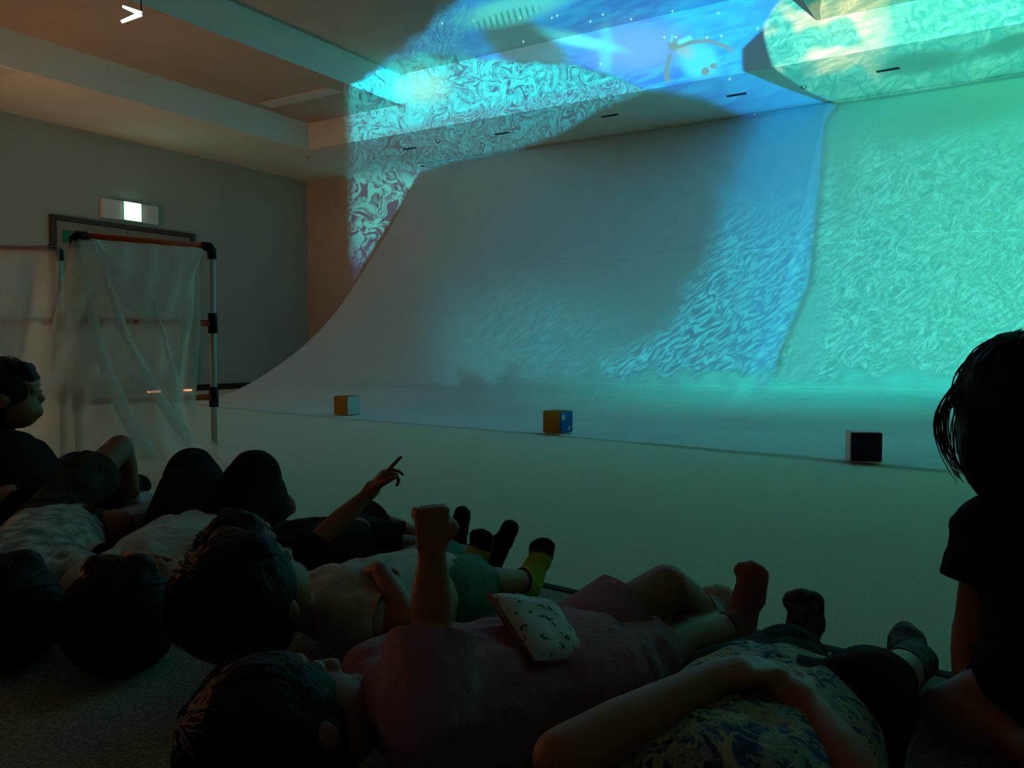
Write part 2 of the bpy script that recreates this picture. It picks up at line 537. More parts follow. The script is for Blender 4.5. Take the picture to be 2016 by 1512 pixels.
# ------------------------------------------------------------------ the hall
XL, XR, YB, YE = -10.6, 5.0, -4.5, 10.3
ZS, ZC = 3.48, 3.86                     # soffit and coffer heights
floor = struct(box('floor', (XL - .2, YB - .2, -.1), (XR + .2, YE + .2, 0), M_carpet), 'beige loop carpet floor of the dark hall')
wl_ = struct(box('wall_left', (XL - .2, YB - .2, 0), (XL, YE + .2, 4.1), M_wallL), 'grey wall with the exit sign and door')
we_ = struct(box('wall_end', (XL, YE, 0), (XR, YE + .2, 4.1), M_wallE), 'warm beige end wall behind the hanging sheer screen')
wr_ = struct(box('wall_right', (XR, YB - .2, 0), (XR + .2, YE + .2, 4.1), M_wallR), 'plain wall closing the hall on the right')
wb_ = struct(box('wall_back', (XL, YB - .2, 0), (XR, YB, 4.1), M_wallR), 'plain wall behind the audience')
ZT = 4.25                               # raised tray in the middle of the coffer
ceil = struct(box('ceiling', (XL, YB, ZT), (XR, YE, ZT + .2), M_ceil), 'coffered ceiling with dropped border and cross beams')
for lo, hi in (((XL, YB, ZS), (-8.9, YE, ZT)), ((-8.9, 8.7, ZS), (3.3, YE, ZT)), ((3.3, YB, ZS), (XR, YE, ZT)), ((-8.9, YB, ZS), (3.3, -3.0, ZT))):
    box('soffit', lo, hi, M_ceil, ceil)
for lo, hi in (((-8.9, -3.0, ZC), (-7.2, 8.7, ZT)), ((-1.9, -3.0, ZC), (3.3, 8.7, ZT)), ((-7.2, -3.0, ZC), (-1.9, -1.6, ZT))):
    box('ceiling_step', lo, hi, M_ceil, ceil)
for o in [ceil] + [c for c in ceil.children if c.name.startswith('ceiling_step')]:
    o.data.materials.append(M_tan)          # darker tan on the undersides: their weaker light painted into the colour
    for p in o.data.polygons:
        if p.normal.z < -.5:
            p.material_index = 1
for i in range(9):                       # slim air slots in the soffit
    x = -7.62 + 1.57 * i
    s = box('air_slot', (x - .11, 9.37, ZS - .008), (x + .11, 9.42, ZS + .002), M_dark, ceil, .003)
for k, x in enumerate((-9.22, -7.0, -2.2)):
    bm = bmesh.new()
    tube_bm(bm, [(x, 9.0 + .25 * k, ZS), (x, 9.0 + .25 * k, ZS - .02), (x, 9.0 + .25 * k, ZS - .035)], [.035, .03, .012], 14)
    link('sprinkler_head', bm_to(bm, 'sprinkler_head'), M_metal, ceil, True)
# flush ceiling light panels, switched off
M_panel = material('frosted_light_panel', (.66, .64, .60), .35)
for cx, cy, z in ((-9.6, 4.55, ZS), (-8.1, 7.75, ZC)):
    p = box('light_panel', (cx - .62, cy - .11, z - .018), (cx + .62, cy + .11, z + .004), M_panel, ceil, .006)
# air grille in the coffer near the top of the picture
gr = box('air_grille', (-6.15, 5.05, ZT - .02), (-5.75, 5.40, ZT + .002), M_wallR, ceil, .004)
for k in range(6):
    box('slat', (-6.12, 5.09 + k * .052, ZT - .028), (-5.78, 5.105 + k * .052, ZT - .018), M_dark, gr)
# hooks and cord the sheer screen hangs from
trim = struct(tube('trim_1', [(-8.1 + .2 * i, YE - .05, ZS - .035 - .006 * abs(math.sin(i * .9))) for i in range(62)], .008, M_dark, None, 8), 'thin dark cord strung along the top of the end wall')
for i in range(13):
    x = -8.0 + i * .95
    tube('hook', [(x, YE, ZS - .02), (x, YE - .05, ZS - .02), (x, YE - .055, ZS - .05)], .007, M_metal, trim, 6)

# baseboards
struct(box('baseboard_left', (XL, YB, 0), (XL + .02, 5.86, .09), M_base), 'low dark baseboard along the grey wall')
struct(box('baseboard_left', (XL, 8.02, 0), (XL + .02, YE, .09), M_base), 'short dark baseboard between the door and the corner')
struct(box('baseboard_end', (XL + .02, YE - .02, 0), (XR, YE, .09), M_base), 'dark baseboard at the foot of the end wall')

# double door in the left wall
door = struct(empty('door_1', (XL, 6.94, 0)), 'double door with dark frame under the exit sign')
def rel(o, parent):
    o.matrix_parent_inverse = Matrix.Translation(-parent.location)
    return o
DY0, DY1, DZ = 5.94, 7.94, 2.26
for lo, hi, nm in (((XL, DY0 - .07, 0), (XL + .05, DY0, DZ + .06), 'jamb'), ((XL, DY1, 0), (XL + .05, DY1 + .07, DZ + .06), 'jamb'), ((XL, DY0, DZ), (XL + .05, DY1, DZ + .06), 'lintel')):
    rel(box(nm, lo, hi, M_frame, door, .006), door)
M_slit = emissive('lit_gap', (1.0, .42, .20), 2.2)
for k, (y0, y1) in enumerate(((DY0 + .01, 6.935), (6.945, DY1 - .01))):
    lf = rel(box('door_leaf', (XL + .002, y0, .03), (XL + .035, y1, DZ - .005), M_door, door, .004), door)
    box('glass_pane', (XL + .034, y0 + .35, 1.45), (XL + .04, y1 - .35, 2.0), material('dark_glass', (.03, .05, .045), .08, spec=.6), lf, .002)
    yk = y1 - .06 if k == 0 else y0 + .06
    hd = tube('handle', [(XL + .04, yk, .95), (XL + .085, yk, .95), (XL + .085, yk, 1.25), (XL + .04, yk, 1.25)], .012, M_metal, lf, 8)
for y0, y1 in ((7.22, 7.42), (7.80, 7.93)):
    rel(box('light_gap', (XL + .003, y0, .004), (XL + .022, y1, .028), M_slit, door), door)
st = rel(box('sign_reflection', (XL + .04, 6.02, 1.98), (XL + .043, 6.20, 2.14), material('green_reflection', (.02, .22, .12), .4), door), door)  # green patch painted for the exit sign's reflection on the door

# emergency exit sign
sg = tag(empty('exit_sign', (XL, 6.98, 2.36)), 'long pale exit sign with glowing green white centre above the door', 'exit sign')
rel(box('housing', (XL, 6.56, 2.37), (XL + .06, 7.40, 2.63), M_white, sg, .008), sg)
rel(box('lit_panel', (XL + .055, 6.87, 2.385), (XL + .072, 7.12, 2.625), emissive('exit_glow', (.55, 1.0, .72), 9.0), sg, .004), sg)
rel(box('panel_rim', (XL + .05, 6.855, 2.372), (XL + .064, 7.135, 2.63), material('green_rim', (.02, .45, .22), .4), sg, .003), sg)
for y in (6.62, 7.34):
    rel(tube('screw', [(XL + .058, y, 2.5), (XL + .066, y, 2.5)], .008, M_metal, sg, 8), sg)

# glowing chevron guide light under the coffer
cv = tag(empty('guide_light', (-7.10, 4.78, ZS)), 'small glowing white green chevron arrow hanging below the raised ceiling', 'guide light')
M_chev = emissive('chevron_glow', (.62, 1.0, .78), 3.0)
cq = [at(241, 12, 6.9), at(277, 26, 6.9), at(238, 42, 6.9)]
CH = sum(cq, Vector()) / 3
cv.location = CH
def chev_arm(a, b):
    d = (b - a).normalized(); n = d.cross(FWD).normalized()
    bm = bmesh.new()
    w = .017
    vs = []
    for off in (0, .02):
        for p, s in ((a, .5), (b, 1.0)):
            for sg_ in (-1, 1):
                vs.append(bm.verts.new(p + n * w * s * sg_ + FWD * off - CH))
    for f in ((0, 2, 3, 1), (4, 5, 7, 6), (0, 1, 5, 4), (2, 6, 7, 3), (0, 4, 6, 2), (1, 3, 7, 5)):
        bm.faces.new([vs[i] for i in f])
    return link('chevron_arm', bm_to(bm, 'chevron_arm'), M_chev, cv)
chev_arm(cq[0], cq[1]); chev_arm(cq[2], cq[1])
hang = link('hanger_rod', bpy.data.meshes.new('h'), M_dark, cv)
bm = bmesh.new(); tube_bm(bm, [cq[1] - CH + FWD * .012, Vector((cq[1].x - CH.x, cq[1].y - CH.y, ZT - CH.z))], .006, 6); bm.to_mesh(hang.data); bm.free(); hang.data.materials.append(M_dark)

# ------------------------------------------------------------------ the great sheer screen, hung from the wall top and swept out over the floor
PROF = [(6.1, .0), (6.43, .055), (6.88, .215), (7.36, .44), (7.89, .77), (8.57, 1.36), (9.21, 2.13), (9.78, 2.87), (10.235, 3.45)]
_py = np.array([a for a, b in PROF]); _pz = np.array([b for a, b in PROF])
_d = np.concatenate([[0], np.cumsum(np.hypot(np.diff(_py), np.diff(_pz)))])
def smooth_interp(s, xs, ys):
    h = .35
    return float(np.mean([np.interp(s + o, xs, ys) for o in (-h, -h / 2, 0, h / 2, h)])) if h < s < xs[-1] - h else float(np.interp(s, xs, ys))
def foot_y(x):
    return float(np.interp(x, [-8, -7.2, -5.1, -4.0, -2.8, -1.7, -.7, 3.4], [6.05, 5.75, 5.38, 5.25, 5.10, 4.88, 4.66, 4.05]))
M_sheer = gauze('sheer_screen', (.84, .87, .84), .36, .45, 7.0, .10, .35)
def screen_panel(name, xs, label, dy=0.0, skew=0.0):
    nx, ns, nf = len(xs), 64, 22
    verts, faces = [], []
    for i, x0 in enumerate(xs):
        fy = foot_y(x0)
        for j in range(nf + ns):
            if j < nf:
                y = fy + (6.1 - fy) * j / nf
                z = .007
                edge = math.exp(-(j / 2.5) ** 2)
                z += .006 * edge * max(0, mnoise.noise(Vector((x0 * 2.3, .3, 1)))) + .009 * max(0, mnoise.noise(Vector((x0 * .9, y * 1.7, 2)))) * min(1, j / 5)
                y += .03 * edge * mnoise.noise(Vector((x0 * 1.4, 5, 0)))
                x = x0
            else:
                s = _d[-1] * (j - nf) / (ns - 1)
                y = smooth_interp(s, _d, _py); z = smooth_interp(s, _d, _pz) + .007
                q = s / _d[-1]
                amp = .045 * math.sin(math.pi * min(1, q * 1.02)) ** .7 if q < .98 else 0
                w = mnoise.noise(Vector((x0 * .55 + q * 1.6, q * 2.0, 4.0))) + .35 * mnoise.noise(Vector((x0 * 2.6 + q * 5.0, q * 1.3, 9.0)))
                y -= amp * w * .8
                z += amp * w * .6
                z = max(z, .007)
                x = x0 + skew * (1 - q) ** 2
            verts.append((x, y - dy, z + dy * .4))
    n = nf + ns
    for i in range(nx - 1):
        for j in range(n - 1):
            a = i * n + j
            faces.append((a, a + n, a + n + 1, a + 1))
    me = bpy.data.meshes.new(name)
    me.from_pydata(verts, [], faces)
    o = link(name, me, M_sheer, None, True)
    return o, verts, n, nf
M_tape = gauze('seam_tape', (.80, .86, .86), .18, .1, 20, .05, .3)
for name, xs, label, dy, skew in (('sheer_screen', [-8.0 + i * (8.0 - 2.0) / 110 for i in range(111)], 'wide grey blue sheer screen sweeping from end wall to carpet', 0.0, .0),
                                  ('sheer_screen', [-2.12 + i * 5.5 / 100 for i in range(101)], 'green lit right hand sheer screen sheet beside the blue column', .02, .0)):
    o, vv, n, nf = screen_panel(name, xs, label, dy, skew)
    root = tag(o, label, 'screen', 'sheer projection screens')
    for q in (.185, .595):                      # joining seams of the lengths of cloth
        j = nf + int(q * 63)
        vs2, fs2 = [], []
        for i in range(len(xs)):
            a = Vector(vv[i * n + j]); b = Vector(vv[i * n + j + 1])
            d = (b - a).normalized() * .009
            w = .004 * mnoise.noise(Vector((xs[i] * 3, j, 0)))
            off = Vector((0, -.006, .004))
            vs2 += [a - d * (.6 + w * 40) + off, a + d * .6 + off]
        for i in range(len(xs) - 1):
            fs2.append((2 * i, 2 * i + 2, 2 * i + 3, 2 * i + 1))
        me = bpy.data.meshes.new('seam')
        me.from_pydata(vs2, [], fs2)
        link('seam', me, M_tape, root, True)

# ------------------------------------------------------------------ soft cubes holding down the hem of the screen
M_ochre = material('ochre_vinyl', (.30, .17, .02), .6, .1, 6)
M_cream = material('white_vinyl', (.62, .62, .58), .6, .05, 6)
M_bluev = material('blue_vinyl', (.02, .13, .42), .6, .1, 6)
M_navy = material('navy_vinyl', (.004, .014, .045), .6, .1, 6)
M_redv = material('red_vinyl', (.35, .03, .03), .6, .1, 6)
def cube(near, size, ang, left_m, right_m, label, spots=False):
    view = Vector((near.x, near.y, 0)).normalized()
    er = Vector((view.y, -view.x, 0))
    a = math.radians(ang)
    dl = -er * math.cos(a) + view * math.sin(a)      # along the left face
    dr = er * math.sin(a) + view * math.cos(a)       # along the right face
    c = near + (dl + dr) * size / 2
    t = tag(empty('foam_cube', (c.x, c.y, 0.012)), label, 'cube', 'foam cubes along the screen hem')
    R = Matrix((( -dl.x, dr.x, 0), (-dl.y, dr.y, 0), (0, 0, 1))).to_4x4()     # local +x = -dl, +y = dr
    h = size / 2
    b = box('core', (-h + .004, -h + .004, .002), (h - .004, h - .004, size - .004), M_cream, t, .01)
    b.matrix_local = R
    e = .006
    faces = (((-h + e, -h, e), (h - e, -h + .008, size - e), left_m), ((h - .008, -h + e, e), (h, h - e, size - e), right_m),
             ((-h + e, h - .008, e), (h - e, h, size - e), M_redv), ((-h, -h + e, e), (-h + .008, h - e, size - e), M_bluev if right_m != M_bluev else M_cream),
             ((-h + e, -h + e, size - .008), (h - e, h - e, size), M_cream if left_m != M_ochre else M_ochre))
    for lo, hi, m in faces:
        p = box('face_panel', lo, hi, m, t, .0035)
        p.matrix_local = R
        if spots and m == right_m:
            for (yy, zz, r) in ((-.25 * size, .72 * size, .020), (.22 * size, .24 * size, .012), (.10 * size, .16 * size, .008)):
                bm = bmesh.new()
                for k in range(5):
                    aa = 2 * math.pi * k / 5
                    bmesh.ops.create_uvsphere(bm, u_segments=8, v_segments=5, radius=r * .55, matrix=Matrix.Translation((h, yy + math.cos(aa) * r * .6, zz + math.sin(aa) * r * .6)) @ Matrix.Diagonal((.12, 1, 1, 1)))
                sp = link('flower_print', bm_to(bm, 'flower_print'), M_cream, p)
    return t
cube(atz(684, 820.5, 0), .172, 42.9, M_ochre, M_cream, 'small ochre and white foam cube at the far end of the screen hem')
cube(atz(1103, 857.8, 0), .159, 35.8, M_ochre, M_bluev, 'ochre and blue foam cube with white flower prints, middle of the hem', True)
cube(atz(1673, 913.8, 0), .160, 80.8, M_cream, M_navy, 'nearest foam cube on the hem, dark navy front and white side')

# ------------------------------------------------------------------ carpet mat the audience lies on
e0, e1 = atz(1060, 1155, 0), atz(2016, 1370, 0)
mdir = (e1 - e0).normalized()
mnor = Vector((mdir.y, -mdir.x, 0))              # towards the camera
mo = e0 - mdir * 3.0
mat_t = tag(empty('floor_mat', (mo.x, mo.y, 0)), 'large carpet mat with dark binding that the audience lies on', 'mat')
Rm = Matrix(((mdir.x, mnor.x, 0), (mdir.y, mnor.y, 0), (0, 0, 1))).to_4x4()
o = box('pile', (.03, .03, 0.0), (7.0, 3.4, .012), M_mat, mat_t, .003); o.matrix_local = Rm
M_bind = material('dark_binding', (.02, .022, .02), .8)
for lo, hi in (((0, 0, 0), (7.03, .03, .015)), ((0, .03, 0), (.03, 3.4, .015)), ((7.0, .03, 0), (7.03, 3.4, .015))):
    o = box('binding', lo, hi, M_bind, mat_t, .003); o.matrix_local = Rm

# ------------------------------------------------------------------ pipe frames with gauze
M_pipe = material('white_pipe', (.62, .62, .58), .35)
M_orange = material('orange_pipe', (.90, .085, .012), .4, .1, 10)
def pipe_frame(L, R, H, label):
    L, R = Vector((L.x, L.y, 0)), Vector((R.x, R.y, 0))
    t = tag(empty('pipe_frame', (L + R) / 2), label, 'frame', 'pipe frames by the door')
    o = (L + R) / 2
    e = (R - L).normalized()
    n = Vector((e.y, -e.x, 0))
    l, r = L - o, R - o
    up = Vector((0, 0, 1))
    for p in (l, r):
        tube('post', [p + up * .02, p + up * (H - .01)], .016, M_pipe, t)
        tube('foot_bar', [p - n * .2 + up * .018, p + n * .2 + up * .018], .018, M_dark, t)
        for h in (H * .66, H * .33):
            tube('tee_joint', [p + up * (h - .05), p + up * (h + .05)], .023, M_dark, t)
        s = 1 if p is l else -1
        tube('elbow_joint', [p + up * (H - .06), p + up * (H - .012), p + up * (H - .002) + e * s * .008, p + up * H + e * s * .05], .023, M_dark, t)
    for h in (H, H * .66, H * .33):
        tube('bar', [l + up * h + e * .02, r + up * h - e * .02], .016, M_orange, t)
    return L, e, n
FL, FR = atz(157, 951, 0), atz(423, 925, 0)
fL, fe, fn = pipe_frame(FL, FR, 1.115, 'orange and white pipe frame with black joints in front of the door')
if fn.dot(-FWD) < 0:
    fn = -fn
B0, B1 = at(-190, 482, 4.25), at(116, 492, 4.35)
pipe_frame(B0, B1, 1.13, 'second pipe frame cut off by the left edge of the picture')
M_gauze = gauze('white_gauze', (.90, .94, .90), .40, .4, 30.0, .12, .45)

def sheet(name, fn_pt, nu, nv, m, parent=None):
    vs = [fn_pt(i / nu, j / nv) for i in range(nu + 1) for j in range(nv + 1)]
    fs = []
    for i in range(nu):
        for j in range(nv):
            a = i * (nv + 1) + j
            fs.append((a, a + nv + 1, a + nv + 2, a + 1))
    me = bpy.data.meshes.new(name)
    me.from_pydata([tuple(v) for v in vs], [], fs)
    return link(name, me, m, parent, True)

dr = tag(empty('gauze_drape', tuple(fL)), 'white gauze hung in folds over the orange pipe frame', 'cloth', 'gauze drapes by the door')
def drape(a, b):
    # left hem flares out to the left, right hem swings in and then out over the floor
    z = 1.096 * (1 - b) ** 1.0
    lx = np.interp(b, [0, .15, .4, .7, 1], [-.015, -.06, -.14, -.25, -.36])
    rx = np.interp(b, [0, .15, .38, .68, .82, 1], [.545, .545, .525, .47, .50, .66])
    x = lx + (rx - lx) * (a ** (1 - .15 * b))
    out = .018 + .10 * b + .30 * b ** 3 * (1 - .25 * a)
    ph = a * 1.0 + .22 * b * (1 - a)
    fold = (math.sin(ph * 19) * .5 + math.sin(ph * 37 + 1.0) * .28 + math.sin(ph * 8 + b * 2.2)) * .052 * min(1, b * 1.7)
    fold += .012 * mnoise.noise(Vector((a * 7, b * 5, 3)))
    p = fe * x + fn * (out + fold) + Vector((0, 0, max(z, .012 + .010 * abs(math.sin(a * 21)))))
    return p
sheet('front_fall', drape, 90, 60, M_gauze, dr)
def swag(a, b):
    # a loose bight of the same gauze folded over the bar in front
    x = .03 + .50 * a
    dep = .36 * (1 - abs(2 * a - 1.05) ** 2.1)
    z = 1.096 - max(dep, .015) * b
    out = .022 + .05 * math.sin(math.pi * b) + .03 * b + .008 * math.sin(a * 26 + b * 4)
    return fe * x + fn * (out + .05) + Vector((0, 0, z))
sheet('folded_swag', swag, 60, 26, M_gauze, dr)
M_pleat = gauze('gathered_gauze', (.94, .97, .94), .30, .5, 40.0, .5, .45)
def pleat(pts, w0, w1):
    P3 = [at(u, v, d) - fL for u, v, d in pts]
    n = 28
    def path(t):
        f = t * (len(P3) - 1); i = min(int(f), len(P3) - 2); f -= i
        p0, p1, p2, p3 = P3[max(i - 1, 0)], P3[i], P3[i + 1], P3[min(i + 2, len(P3) - 1)]
        return .5 * ((2 * p1) + (p2 - p0) * f + (2 * p0 - 5 * p1 + 4 * p2 - p3) * f * f + (3 * p1 - p0 - 3 * p2 + p3) * f ** 3)
    def pt(a, b):
        w = w0 + (w1 - w0) * b + .004 * mnoise.noise(Vector((b * 9, 1, pts[0][0])))
        return path(b) + fe * (a - .5) * w + fn * (.012 * math.sin(a * math.pi) + .006 * math.sin(b * 23))
    sheet('pleat', pt, 6, n, M_pleat, dr)
pleat([(168, 470, 3.80), (174, 560, 3.76), (190, 660, 3.72), (226, 770, 3.66), (268, 850, 3.58), (300, 905, 3.52)], .030, .085)
pleat([(185, 475, 3.80), (215, 560, 3.76), (240, 640, 3.72), (278, 720, 3.68), (325, 800, 3.64), (390, 890, 3.62)], .022, .070)
pleat([(374, 486, 4.06), (372, 560, 4.02), (366, 640, 3.98), (352, 720, 3.92), (345, 800, 3.86), (372, 860, 3.80)], .060, .050)
pleat([(300, 590, 3.86), (322, 660, 3.84), (342, 740, 3.82), (350, 790, 3.80)], .014, .040)
pleat([(262, 480, 3.86), (268, 540, 3.82), (276, 590, 3.80)], .012, .016)
def back(a, b):
    x = .0 + .5 * a
    return fe * x - fn * (.02 + .14 * b + .03 * math.sin(a * 22) * b) + Vector((0, 0, 1.092 - .62 * b))
sheet('back_fall', back, 50, 20, M_gauze, dr)
me_, nn = FL - B0, None
bl = Vector((B0.x, B0.y, 0)); be = Vector((B1.x - B0.x, B1.y - B0.y, 0)); bw = be.length; be.normalize()
bn = Vector((be.y, -be.x, 0))
if bn.dot(-FWD) < 0:
    bn = -bn
dr2 = tag(empty('gauze_drape', tuple(bl)), 'loose gauze sheet on the left hand frame at the picture edge', 'cloth', 'gauze drapes by the door')
def drape2(a, b):
    x = bw * a * (1.02 - .05 * b)
    sag = .05 * math.sin(a * 9) * b
    return be * x + bn * (.02 + .12 * b + (.035 * math.sin(a * 16 + 2 * b) + .02 * math.sin(a * 31)) * min(1, b * 2)) + Vector((0, 0, 1.145 - (.98 - .25 * a) * b + sag))
sheet('front_fall', drape2, 70, 40, M_gauze, dr2)

# ------------------------------------------------------------------ organic forms: round cones and ellipsoids fused by a voxel remesh
class Form:
    def __init__(self):
        self.bm = bmesh.new()
    def cone(self, a, ra, b, rb, seg=14, flat=None):
        a, b = Vector(a), Vector(b)
        d, x, y, L = frame_axes(a, b)
        rings = []
        for k in range(5):
            th = -math.pi / 2 + math.pi / 2 * k / 4
            rings.append((a + d * ra * math.sin(th), max(ra * math.cos(th), 1e-4)))
        for k in range(5):
            th = math.pi / 2 * k / 4
            rings.append((b + d * rb * math.sin(th), max(rb * math.cos(th), 1e-4)))
        vr = [[self.bm.verts.new(c + (x * math.cos(2 * math.pi * i / seg) + y * math.sin(2 * math.pi * i / seg)) * r) for i in range(seg)] for c, r in rings]
        for p, q in zip(vr[:-1], vr[1:]):
            for i in range(seg):
                self.bm.faces.new((p[i], p[(i + 1) % seg], q[(i + 1) % seg], q[i]))
        self.bm.faces.new(list(reversed(vr[0]))); self.bm.faces.new(vr[-1])
        return self
    def ell(self, c, ax, ay, az):
        c = Vector(c)
        M = Matrix((Vector(ax).to_4d(), Vector(ay).to_4d(), Vector(az).to_4d(), (0, 0, 0, 1))).transposed()
        for i in range(3):
            M[3][i] = 0
        M.translation = c
        bmesh.ops.create_uvsphere(self.bm, u_segments=20, v_segments=12, radius=1.0, matrix=M)
        return self
    def mesh(self, voxel, smooth=4, amp=0.0, freq=10.0, cuts=(), stretch=None):
        bmesh.ops.recalc_face_normals(self.bm, faces=self.bm.faces)
        me = bpy.data.meshes.new('form')
        self.bm.to_mesh(me); self.bm.free()
        o = bpy.data.objects.new('form', me)
        COL.objects.link(o)
        r = o.modifiers.new('r', 'REMESH'); r.mode = 'VOXEL'; r.voxel_size = voxel
        if smooth:
            s = o.modifiers.new('s', 'SMOOTH'); s.factor = .5; s.iterations = smooth
        dg = bpy.context.evaluated_depsgraph_get()
        out = bpy.data.meshes.new_from_object(o.evaluated_get(dg))
        bpy.data.objects.remove(o); bpy.data.meshes.remove(me)
        if amp:
            n = len(out.vertices)
            co = np.empty(n * 3); out.vertices.foreach_get('co', co); co = co.reshape(-1, 3)
            no = np.empty(n * 3); out.vertices.foreach_get('normal', no); no = no.reshape(-1, 3)
            st = stretch or (1, 1, 1)
            f = np.array([mnoise.noise(Vector((c[0] * freq * st[0], c[1] * freq * st[1], c[2] * freq * st[2]))) + .5 * mnoise.noise(Vector((c[0] * freq * 2.3 + 5, c[1] * freq * 2.3, c[2] * freq * 1.7))) for c in co])
            ridge = 1 - 2 * np.abs(f)
            co = co + no * (amp * .5 * (f + .6 * ridge))[:, None]
            out.vertices.foreach_set('co', co.ravel())
            out.update()
        if cuts:
            b = bmesh.new(); b.from_mesh(out)
            for p, nrm in cuts:
                bmesh.ops.bisect_plane(b, geom=list(b.verts) + list(b.edges) + list(b.faces), plane_co=p, plane_no=nrm, clear_outer=True)
            b.to_mesh(out); b.free()
        return out

def join_meshes(name, ms):
    bm = bmesh.new()
    for m in ms:
        bm.from_mesh(m)
        bpy.data.meshes.remove(m)
    return bm_to(bm, name)

def put(name, me, m, root):
    """link a part built in world space under its thing"""
    me.transform(Matrix.Translation(-root.location))
    return link(name, me, m, root, True)

def lerp(a, b, t):
    return a + (b - a) * t

M_skin = material('skin', (.36, .125, .062), .55, .12, 18, .1, 220, spec=.35)
M_skin2 = material('pale_skin', (.52, .34, .25), .55, .12, 18, .1, 220, spec=.35)
M_hair = material('black_hair', (.004, .0035, .003), .55, .3, 60, .4, 160, spec=.18, stretch=(1, 1, .25))
M_eye = material('eye_white', (.35, .33, .31), .2)
M_iris = material('dark_iris', (.01, .007, .005), .15)

FINGERS = ((-.034, .070, .0085), (-.0115, .078, .0088), (.0115, .072, .0085), (.033, .056, .0075))
def hand(F, wrist, d, pn, s, curls, thumb_side=1, thumb_curl=.3, spread=0.0, width=1.0):
    """palm, four jointed fingers and a thumb; pn points out of the palm; curls = bend per joint for index..little"""
    d = Vector(d).normalized(); pn = Vector(pn); pn = (pn - d * pn.dot(d)).normalized()
    side = d.cross(pn).normalized() * thumb_side          # towards the little finger when negated
    k = s * 1.0
    knuckle = wrist + d * .092 * k
    F.cone(wrist, .024 * k, wrist + d * .03 * k, .028 * k)
    for off in (-.026, -.009, .009, .026):
        F.cone(wrist + d * .018 * k + side * off * .75 * k, .016 * k, knuckle + side * off * k, .0135 * k, 10)
    for (off, ln, r), c in zip(FINGERS, curls):
        p = knuckle + side * off * k * width
        dirn = (d + side * (off * spread * 6)).normalized()
        for q, (fr, cc) in enumerate(((.45, c), (.31, c * 1.15), (.24, c * .8))):
            ax = dirn.cross(pn).normalized()
            dirn = (Matrix.Rotation(cc, 3, dirn.cross(pn))) @ dirn if dirn.cross(pn).length > 1e-4 else dirn
            pn_l = dirn
            e = p + dirn * ln * fr * k
            F.cone(p, r * k * (1.0 - .07 * q), e, r * k * (.94 - .08 * q), 10)
            p = e
            # the palm normal turns with the finger
            pn = (Matrix.Rotation(cc, 3, ax)) @ pn
        # reset for next finger
        pn = (Vector(hand.pn0) if False else pn)
        for cc in (c * .8, c * 1.15, c):
            pn = (Matrix.Rotation(-cc, 3, ax)) @ pn
    tb = wrist + d * .030 * k - side * .026 * k
    td = (d * .62 - side * .75 + pn * .15).normalized()
    p1 = tb + td * .036 * k
    td2 = (td * (1 - thumb_curl) + (d * .5 + side * .7 + pn * .6) * thumb_curl).normalized()
    p2 = p1 + td2 * .030 * k
    p3 = p2 + (td2 + side * thumb_curl * .5).normalized() * .024 * k
    F.cone(tb, .015 * k, p1, .012 * k, 10).cone(p1, .0115 * k, p2, .0105 * k, 10).cone(p2, .0105 * k, p3, .0088 * k, 10)

def strands(center, axes, crown, face, n, seed, rad=.0016, lift=1.02, drop=1.0):
    """fine locks running from the crown over the skull"""
    rng = random.Random(seed)
    bm = bmesh.new()
    ax, ay, az = axes                               # across, crown, front-back (scaled)
    for i in range(n):
        th = rng.uniform(0, 2 * math.pi)
        if math.cos(th) > .55 and rng.random() < .75:
            th += math.pi
        pts = []
        ph0 = rng.uniform(.05, .5)
        ph1 = ph0 + rng.uniform(.5, 1.3) * drop
        tw = rng.uniform(-.35, .35)
        k = lift + rng.uniform(-.02, .035)
        for j in range(7):
            ph = ph0 + (ph1 - ph0) * j / 6
            t2 = th + tw * j / 6
            kk = k + .02 * math.sin(j * 1.3 + i)
            pts.append(center + (ay * math.cos(ph) + (ax * math.sin(t2) + az * math.cos(t2)) * math.sin(ph)) * kk)
        tube_bm(bm, pts, [rad * f for f in (.7, 1, 1, 1, .9, .7, .3)], 5)
    return bm_to(bm, 'strands')

